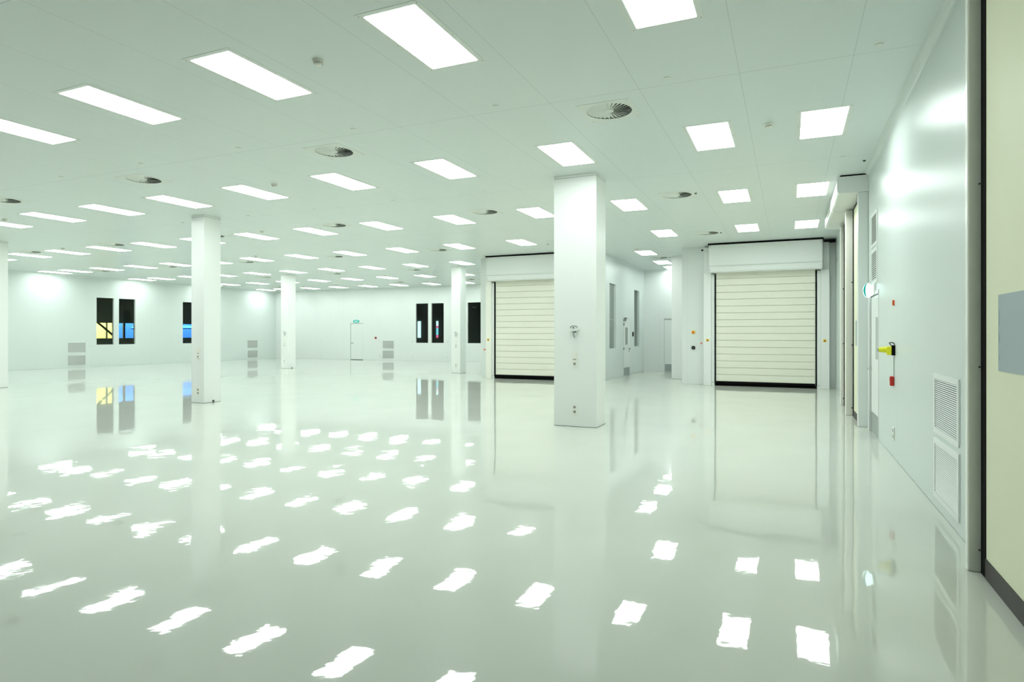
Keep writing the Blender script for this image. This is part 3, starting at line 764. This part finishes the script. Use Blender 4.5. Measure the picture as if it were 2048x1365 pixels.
# back wall escape door
t = estruct('door_2', 'white escape door in the far wall with an exit sign above', 'door', (-22.32, YB, 0))
bm = bm_new(); w = 0.41
box(bm, -w-0.045, -w, -0.012, -0.001, 0, 2.075); box(bm, -w-0.045, w+0.02, -0.012, -0.001, 2.035, 2.075)
obj('door_frame', bm, 'joint', t)
bm = bm_new(); box(bm, -w+0.001, w, -0.009, -0.001, 0.03, 2.033); obj('leaf', bm, 'wall_plain', t)
bm = bm_new(); box(bm, -w+0.001, w, -0.012, -0.001, 0.0, 0.03); obj('threshold', bm, 'gap', t)
bm = bm_new(); cyl(bm, (-w+0.07, -0.05, 0.95), (-w+0.07, -0.0095, 0.95), 0.014, 12); tube(bm, [(-w+0.05, -0.05, 0.95), (-w+0.20, -0.05, 0.95)], 0.012, 12); obj('door_handle', bm, 'darkmetal', t)

# passage doors
t = estruct('door_3', 'white door with a slim vision panel in the left wall of the passage', 'door', (BX1, 22.05, 0))
bm = bm_new()
for a, b, c, d in ((21.60, 21.62, 0, 2.08), (22.50, 22.515, 0, 2.08)): box(bm, 0.001, 0.006, a-22.05, b-22.05, c, d)
box(bm, 0.001, 0.006, 21.60-22.05, 22.515-22.05, 2.08, 2.09); obj('door_frame', bm, 'wall_plain', t)
bm = bm_new(); box(bm, 0.001, 0.010, 21.622-22.05, 22.498-22.05, 0.01, 2.078); obj('leaf', bm, 'wall_plain', t)
bm = bm_new(); box(bm, 0.0105, 0.013, 21.64-22.05, 22.48-22.05, 0.012, 0.275); obj('kick_plate', bm, 'steel', t, label='brushed steel kick plate')
bm = bm_new(); box(bm, 0.0105, 0.012, 21.84-22.05, 22.20-22.05, 1.09, 1.70); obj('vision_panel', bm, 'duct', t, label='narrow grey vision panel')
bm = bm_new(); cyl(bm, (0.0105, 0.34, 0.93), (0.06, 0.34, 0.93), 0.015, 10); tube(bm, [(0.06, 0.36, 0.93), (0.06, 0.24, 0.93)], 0.012, 10); cyl(bm, (0.0105, 0.34, 0.85), (0.022, 0.34, 0.85), 0.02, 12); obj('door_handle', bm, 'darkmetal', t)
bm = bm_new(); box(bm, 0.011, 0.06, -0.36, -0.10, 2.0, 2.05, bev=0.004); box(bm, 0.061, 0.075, -0.30, 0.0, 2.015, 2.03); box(bm, 0.011, 0.05, -0.30, -0.20, 1.93, 1.998); obj('door_closer', bm, 'duct', t)
for z in (1.80, 1.95, 0.95):
    bm = bm_new(); cyl(bm, (0.016, -0.44, z-0.04), (0.016, -0.44, z+0.04), 0.012, 10); obj('hinge', bm, 'darkmetal', t)
bm = bm_new(); box(bm, 0.001, 0.03, -0.05, 0.05, -0.085, 0.085, bev=0.006); k = tag(obj('card_reader', bm, 'black', None, loc=(BX1, 23.02, 1.46)), 'black card reader on the passage wall beside the door', 'card reader')
t = estruct('door_4', 'white door with a dark kick plate in the end wall of the passage', 'door', (-4.05, RY, 0))
bm = bm_new(); box(bm, -0.45, -0.435, -0.008, -0.001, 0, 2.07); box(bm, 0.435, 0.45, -0.008, -0.001, 0, 2.07); box(bm, -0.45, 0.45, -0.03, -0.001, 2.04, 2.09); obj('door_frame', bm, 'joint', t)
bm = bm_new(); box(bm, -0.434, 0.434, -0.012, -0.001, 0.01, 2.038); obj('leaf', bm, 'wall_plain', t)
bm = bm_new(); box(bm, -0.42, 0.42, -0.016, -0.0125, 0.012, 0.28); obj('kick_plate', bm, 'steel', t, label='dark steel kick plate')
bm = bm_new(); box(bm, -0.15, -0.06, -0.014, -0.0125, 1.05, 1.70); obj('vision_panel', bm, 'duct', t)

# ------------------------------------------------------------------ louvre grilles
def make_grille(w, h, n, nm, label, loc, rz, group, fine=False, pale=False):
    """grille in local frame: width along x, faces -y, centred"""
    t = thing(nm, label, 'grille', loc, rz, group)
    fw = 0.045 if not fine else 0.012
    bm = bm_new(); y0, y1 = -0.012, -0.001
    box(bm, -w/2, w/2, y0, y1, -h/2, -h/2+fw); box(bm, -w/2, w/2, y0, y1, h/2-fw, h/2); box(bm, -w/2, -w/2+fw, y0, y1, -h/2+fw, h/2-fw); box(bm, w/2-fw, w/2, y0, y1, -h/2+fw, h/2-fw)
    obj('frame', bm, 'white', t)
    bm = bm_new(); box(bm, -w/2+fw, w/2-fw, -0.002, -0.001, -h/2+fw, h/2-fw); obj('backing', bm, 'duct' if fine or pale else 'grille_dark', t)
    bm = bm_new(); ih = h-2*fw; p = ih/n
    for k in range(n):
        z = -h/2+fw+p*(k+0.5)
        prism(bm, [(-0.0105, z-p*0.24), (-0.0095, z-p*0.28), (-0.0025, z+p*0.12), (-0.0035, z+p*0.20)], 'x', -w/2+fw, w/2-fw)
    obj('slat_set', bm, 'white', t)
    return t
RZR = -PI/2      # faces -x (right wall)
RZL = PI/2       # faces +x (left wall)
g1 = make_grille(0.86, 0.50, 25, 'louvre_grille', 'white slatted louvre on the right wall near the roll-up door, upper one', (XR, 5.925, 0.890), RZR, 'louvres low on the right wall')
dup(g1, (XR, 5.925, 0.345), RZR, 'white slatted louvre on the right wall near the roll-up door, lower one')
g2 = make_grille(0.66, 0.50, 13, 'louvre_grille', 'small white louvre above the right wall door, upper one', (XR, 10.48, 3.00), RZR, 'louvres over the white door', pale=True)
dup(g2, (XR, 10.48, 2.46), RZR, 'small white louvre right above the exit lamp, lower one')
g3 = make_grille(0.76, 0.45, 32, 'wall_grille', 'grey wall grille below the left windows, upper one', (XL, 17.225, 0.88), RZL, 'grey grilles low on the far walls', fine=True)
dup(g3, (XL, 17.225, 0.32), RZL, 'grey wall grille below the left windows, lower one')
dup(g3, (XL, 26.97, 0.88), RZL, 'grey wall grille between the two slim columns, upper one')
dup(g3, (XL, 26.97, 0.31), RZL, 'grey wall grille between the two slim columns, lower one')
dup(g3, (-20.20, YB, 0.88), 0.0, 'grey wall grille right of the far escape door, upper one')
dup(g3, (-20.20, YB, 0.33), 0.0, 'grey wall grille right of the far escape door, lower one')

# ------------------------------------------------------------------ exit signs
def exit_sign(loc, rz, label, w=0.42, h=0.21):
    t = thing('exit_sign', label, 'exit sign', loc, rz)
    def ell(rx, rz_, n=28): return [(rx*math.cos(2*PI*k/n), rz_*math.sin(2*PI*k/n)) for k in range(n)]
    bm = bm_new(); prism(bm, ell(w/2, h/2), 'y', -0.03, -0.001); obj('lamp_body', bm, 'exitpale', t)
    bm = bm_new()
    for s in (-1, 1):
        pts = [(s*w/2*math.cos(math.radians(a)), h/2*math.sin(math.radians(a))) for a in range(-50, 51, 10)] + [(s*w*0.30*math.cos(math.radians(a)), h*0.42*math.sin(math.radians(a))) for a in range(50, -51, -10)]
        prism(bm, pts, 'y', -0.034, -0.0302)
    obj('green_border', bm, 'teal', t)
    bm = bm_new(); prism(bm, ell(h*0.44, h*0.46), 'y', -0.034, -0.0302); obj('green_disc', bm, 'teal', t)
    # arrow pointing down, with its crossbar
    a = h*0.07
    bm = bm_new(); prism(bm, [(-a, h*0.28), (a, h*0.28), (a, a), (h*0.28, a), (0, -h*0.28), (-h*0.28, a), (-a, a)], 'y', -0.037, -0.0342); obj('arrow', bm, 'exitpale', t)
    return t
exit_sign((-22.35, YB, 2.178), 0.0, 'oval green and white exit sign above the far door')
t = thing('exit_sign', 'lit green exit lamp projecting from the right wall over the door', 'exit sign', (XR, 10.50, 2.11))
bm = bm_new(); box(bm, -0.03, -0.001, -0.16, 0.02, -0.075, 0.085, bev=0.005); obj('wall_bracket', bm, 'white', t)
def ellp(cx, rx, rz_, n=24): return [(cx+rx*math.cos(2*PI*k/n), rz_*math.sin(2*PI*k/n)) for k in range(n)]
bm = bm_new(); prism(bm, ellp(-0.085, 0.060, 0.105), 'y', -0.02, 0.02); obj('lamp_body', bm, 'exitwhite', t)
bm = bm_new(); prism(bm, [(-0.085-0.060*math.cos(math.radians(a)), 0.105*math.sin(math.radians(a))) for a in range(-80, 81, 10)] + [(-0.095-0.022*math.cos(math.radians(a)), 0.09*math.sin(math.radians(a))) for a in range(80, -81, -10)], 'y', -0.024, -0.0205); obj('green_sign', bm, 'teal', t)

# ------------------------------------------------------------------ things on the right wall
t = thing('beacon', 'yellow lamp unit with black back box on the right wall', 'beacon', (XR, 8.58, 1.28))
bm = bm_new(); box(bm, -0.035, -0.001, -0.045, 0.045, -0.06, 0.06, bev=0.004); obj('back_box', bm, 'black', t)
bm = bm_new(); box(bm, -0.085, -0.0355, -0.04, 0.04, -0.055, 0.045, bev=0.008); cyl(bm, (-0.165, 0, 0.005), (-0.0852, 0, 0.005), 0.028, 20, r2=0.036); obj('lamp_body', bm, 'yellow', t)
bm = bm_new(); cyl(bm, (-0.182, 0, 0.005), (-0.1652, 0, 0.005), 0.022, 20); obj('cap', bm, 'joint', t)
bm = bm_new()
pts = [(-0.04-0.018*math.sin(a), 0, 0.06+0.028*math.sin(a*1.0)) for a in (0, .6, 1.2, 1.57)] + [(-0.03, 0, 0.092), (-0.012, 0, 0.085), (-0.004, 0, 0.065)]
tube(bm, pts, 0.006, 8); obj('cable_loop', bm, 'darkmetal', t)
t = thing('call_point', 'small red unit hanging on a thin cord below the yellow lamp', 'call point', (XR, 8.64, 0.915))
bm = bm_new(); box(bm, -0.045, -0.001, -0.035, 0.035, -0.06, 0.055, bev=0.012); obj('housing', bm, 'red', t)
bm = bm_new(); box(bm, -0.052, -0.0455, -0.018, 0.018, -0.045, -0.01); obj('button', bm, 'white', t)
bm = bm_new(); tube(bm, [(-0.004, 0.0, 0.056), (-0.004, 0.0, 0.30)], 0.0022, 6); tube(bm, [(-0.004, -0.03, 0.056), (-0.004, -0.03, 0.30)], 0.0022, 6); obj('cord', bm, 'joint', t)
bm = bm_new(); prism(bm, [(-0.025, -0.03), (0.01, -0.03), (0.025, 0.0), (0.0, 0.035), (-0.022, 0.03)], 'x', -0.02, -0.001)
tag(obj('wall_marker', bm, 'orangered', None, loc=(XR, 8.62, 1.84)), 'tiny orange marker on the right wall above the yellow lamp', 'marker')
# far wall call point
t = thing('call_point', 'small red call point right of the far escape door', 'call point', (-21.03, YB, 1.245))
bm = bm_new(); box(bm, -0.06, 0.06, -0.03, -0.001, -0.06, 0.06, bev=0.006); obj('housing', bm, 'red', t)
bm = bm_new(); box(bm, -0.03, 0.05, -0.036, -0.0305, -0.03, 0.05); obj('button', bm, 'darkmetal', t)

# ------------------------------------------------------------------ sockets
def socket(loc, rz, n, label, w=0.082, cell=0.072, group='cream power sockets', dark=True):
    t = thing('power_socket', label, 'socket', loc, rz, group)
    h = n*cell+0.012
    bm = bm_new(); box(bm, -w/2, w/2, -0.012, -0.001, -h/2, h/2, bev=0.003); obj('cover', bm, 'socket' if dark else 'wall_plain', t)
    for k in range(n):
        z = -h/2+0.006+cell*(k+0.5)
        if n == 3 and k == 2:
            bm = bm_new(); box(bm, -0.028, 0.028, -0.014, -0.0125, z-0.026, z+0.026, bev=0.002); obj('blank_cover', bm, 'socket', t)
        elif n == 3 and k == 1:
            bm = bm_new(); box(bm, -0.024, -0.004, -0.014, -0.0125, z-0.012, z+0.008); box(bm, 0.006, 0.026, -0.014, -0.0125, z-0.012, z+0.008); obj('data_port', bm, 'hole' if dark else 'softhole', t)
        else:
            bm = bm_new(); cyl(bm, (0, -0.0145, z), (0, -0.0125, z), 0.022, 20); obj('outlet', bm, 'hole' if dark else 'softhole', t)
    return t
CF = 9.49
socket((-3.11, CF, 1.07), 0, 3, 'triple cream socket plate on the big white column, waist height')
socket((-3.11, CF, 0.275), 0, 2, 'double cream socket plate low on the big white column')
socket((-11.50, CF, 1.06), 0, 3, 'cream socket plate on the slim left column, waist height')
socket((-11.50, CF, 0.25), 0, 2, 'double cream socket plate low on the slim left column')
socket((-19.60, 20.42, 1.05), 0, 3, 'socket plate halfway up the column before the far door')
socket((-19.60, 20.42, 0.31), 0, 2, 'low socket plate on the column before the far door')
socket((-11.38, 20.55, 1.06), 0, 3, 'socket plate halfway up the column before the far windows')
socket((-11.38, 20.55, 0.29), 0, 2, 'low socket plate on the column before the far windows')
for y, a in ((17.84, 'left of the yellow-band window'), (22.20, 'just left of the half-hidden window')):
    socket((XL, y, 1.03), RZL, 2, 'upper socket plate on the left wall, %s' % a, dark=False)
    socket((XL, y, 0.22), RZL, 2, 'lower socket plate on the left wall, %s' % a, dark=False)
for x, a in ((-24.89, 'left of the escape door'), (-20.78, 'left of the grey grilles'), (-18.62, 'left of the dark windows'), (-16.46, 'right of the paired dark windows')):
    socket((x, YB, 1.05), 0, 2, 'upper socket plate on the far wall, %s' % a, dark=False)
    socket((x, YB, 0.22), 0, 2, 'lower socket plate on the far wall, %s' % a, dark=False)
socket((XR, 8.64, 0.29), RZR, 2, 'white double socket low on the right wall below the red unit')
socket((BX1, 19.27, 0.22), RZL, 2, 'double socket low on the passage wall right of the big column')

# ------------------------------------------------------------------ wall-mounted outlets on the columns
def hook_unit(loc, label):
    t = thing('hose_outlet', label, 'outlet', loc, 0, 'white outlets with short hoses on the columns')
    bm = bm_new()
    out = [(0.072*math.cos(a), 0.045*math.sin(a)) for a in [2*PI*k/28 for k in range(28)]]
    prism(bm, out, 'y', -0.045, -0.001); obj('shroud', bm, 'white', t)
    bm = bm_new()
    prism(bm, [(0.074*math.cos(a), 0.047*math.sin(a)+0.0) for a in [math.radians(d) for d in range(20, 161, 10)]] + [(0.062*math.cos(a), 0.038*math.sin(a)) for a in [math.radians(d) for d in range(160, 19, -10)]], 'y', -0.052, -0.0455); obj('rim', bm, 'duct', t)
    bm = bm_new(); cyl(bm, (-0.008, -0.05, 0.008), (-0.008, -0.0455, 0.008), 0.011, 14); obj('knob', bm, 'darkmetal', t)
    bm = bm_new(); cyl(bm, (0.016, -0.03, -0.066), (0.016, -0.03, -0.047), 0.013, 12); obj('coupling', bm, 'darkmetal', t)
    bm = bm_new(); tube(bm, [(-0.016, -0.028, -0.045), (-0.012, -0.028, -0.09), (-0.004, -0.028, -0.125), (0.004, -0.028, -0.142)], 0.009, 10); obj('hose', bm, 'steel', t)
    bm = bm_new(); bmesh.ops.create_uvsphere(bm, u_segments=12, v_segments=8, radius=0.014, matrix=Matrix.Translation((0.017, -0.03, -0.085))); obj('ball', bm, 'white', t, smooth=True)
    return t
hook_unit((-3.11, CF, 1.56), 'white oval outlet with a short hanging hose on the big column')
hook_unit((-19.58, 20.42, 1.53), 'small hose outlet on the column before the far escape door')
hook_unit((-11.37, 20.55, 1.50), 'small hose outlet on the column before the far windows')
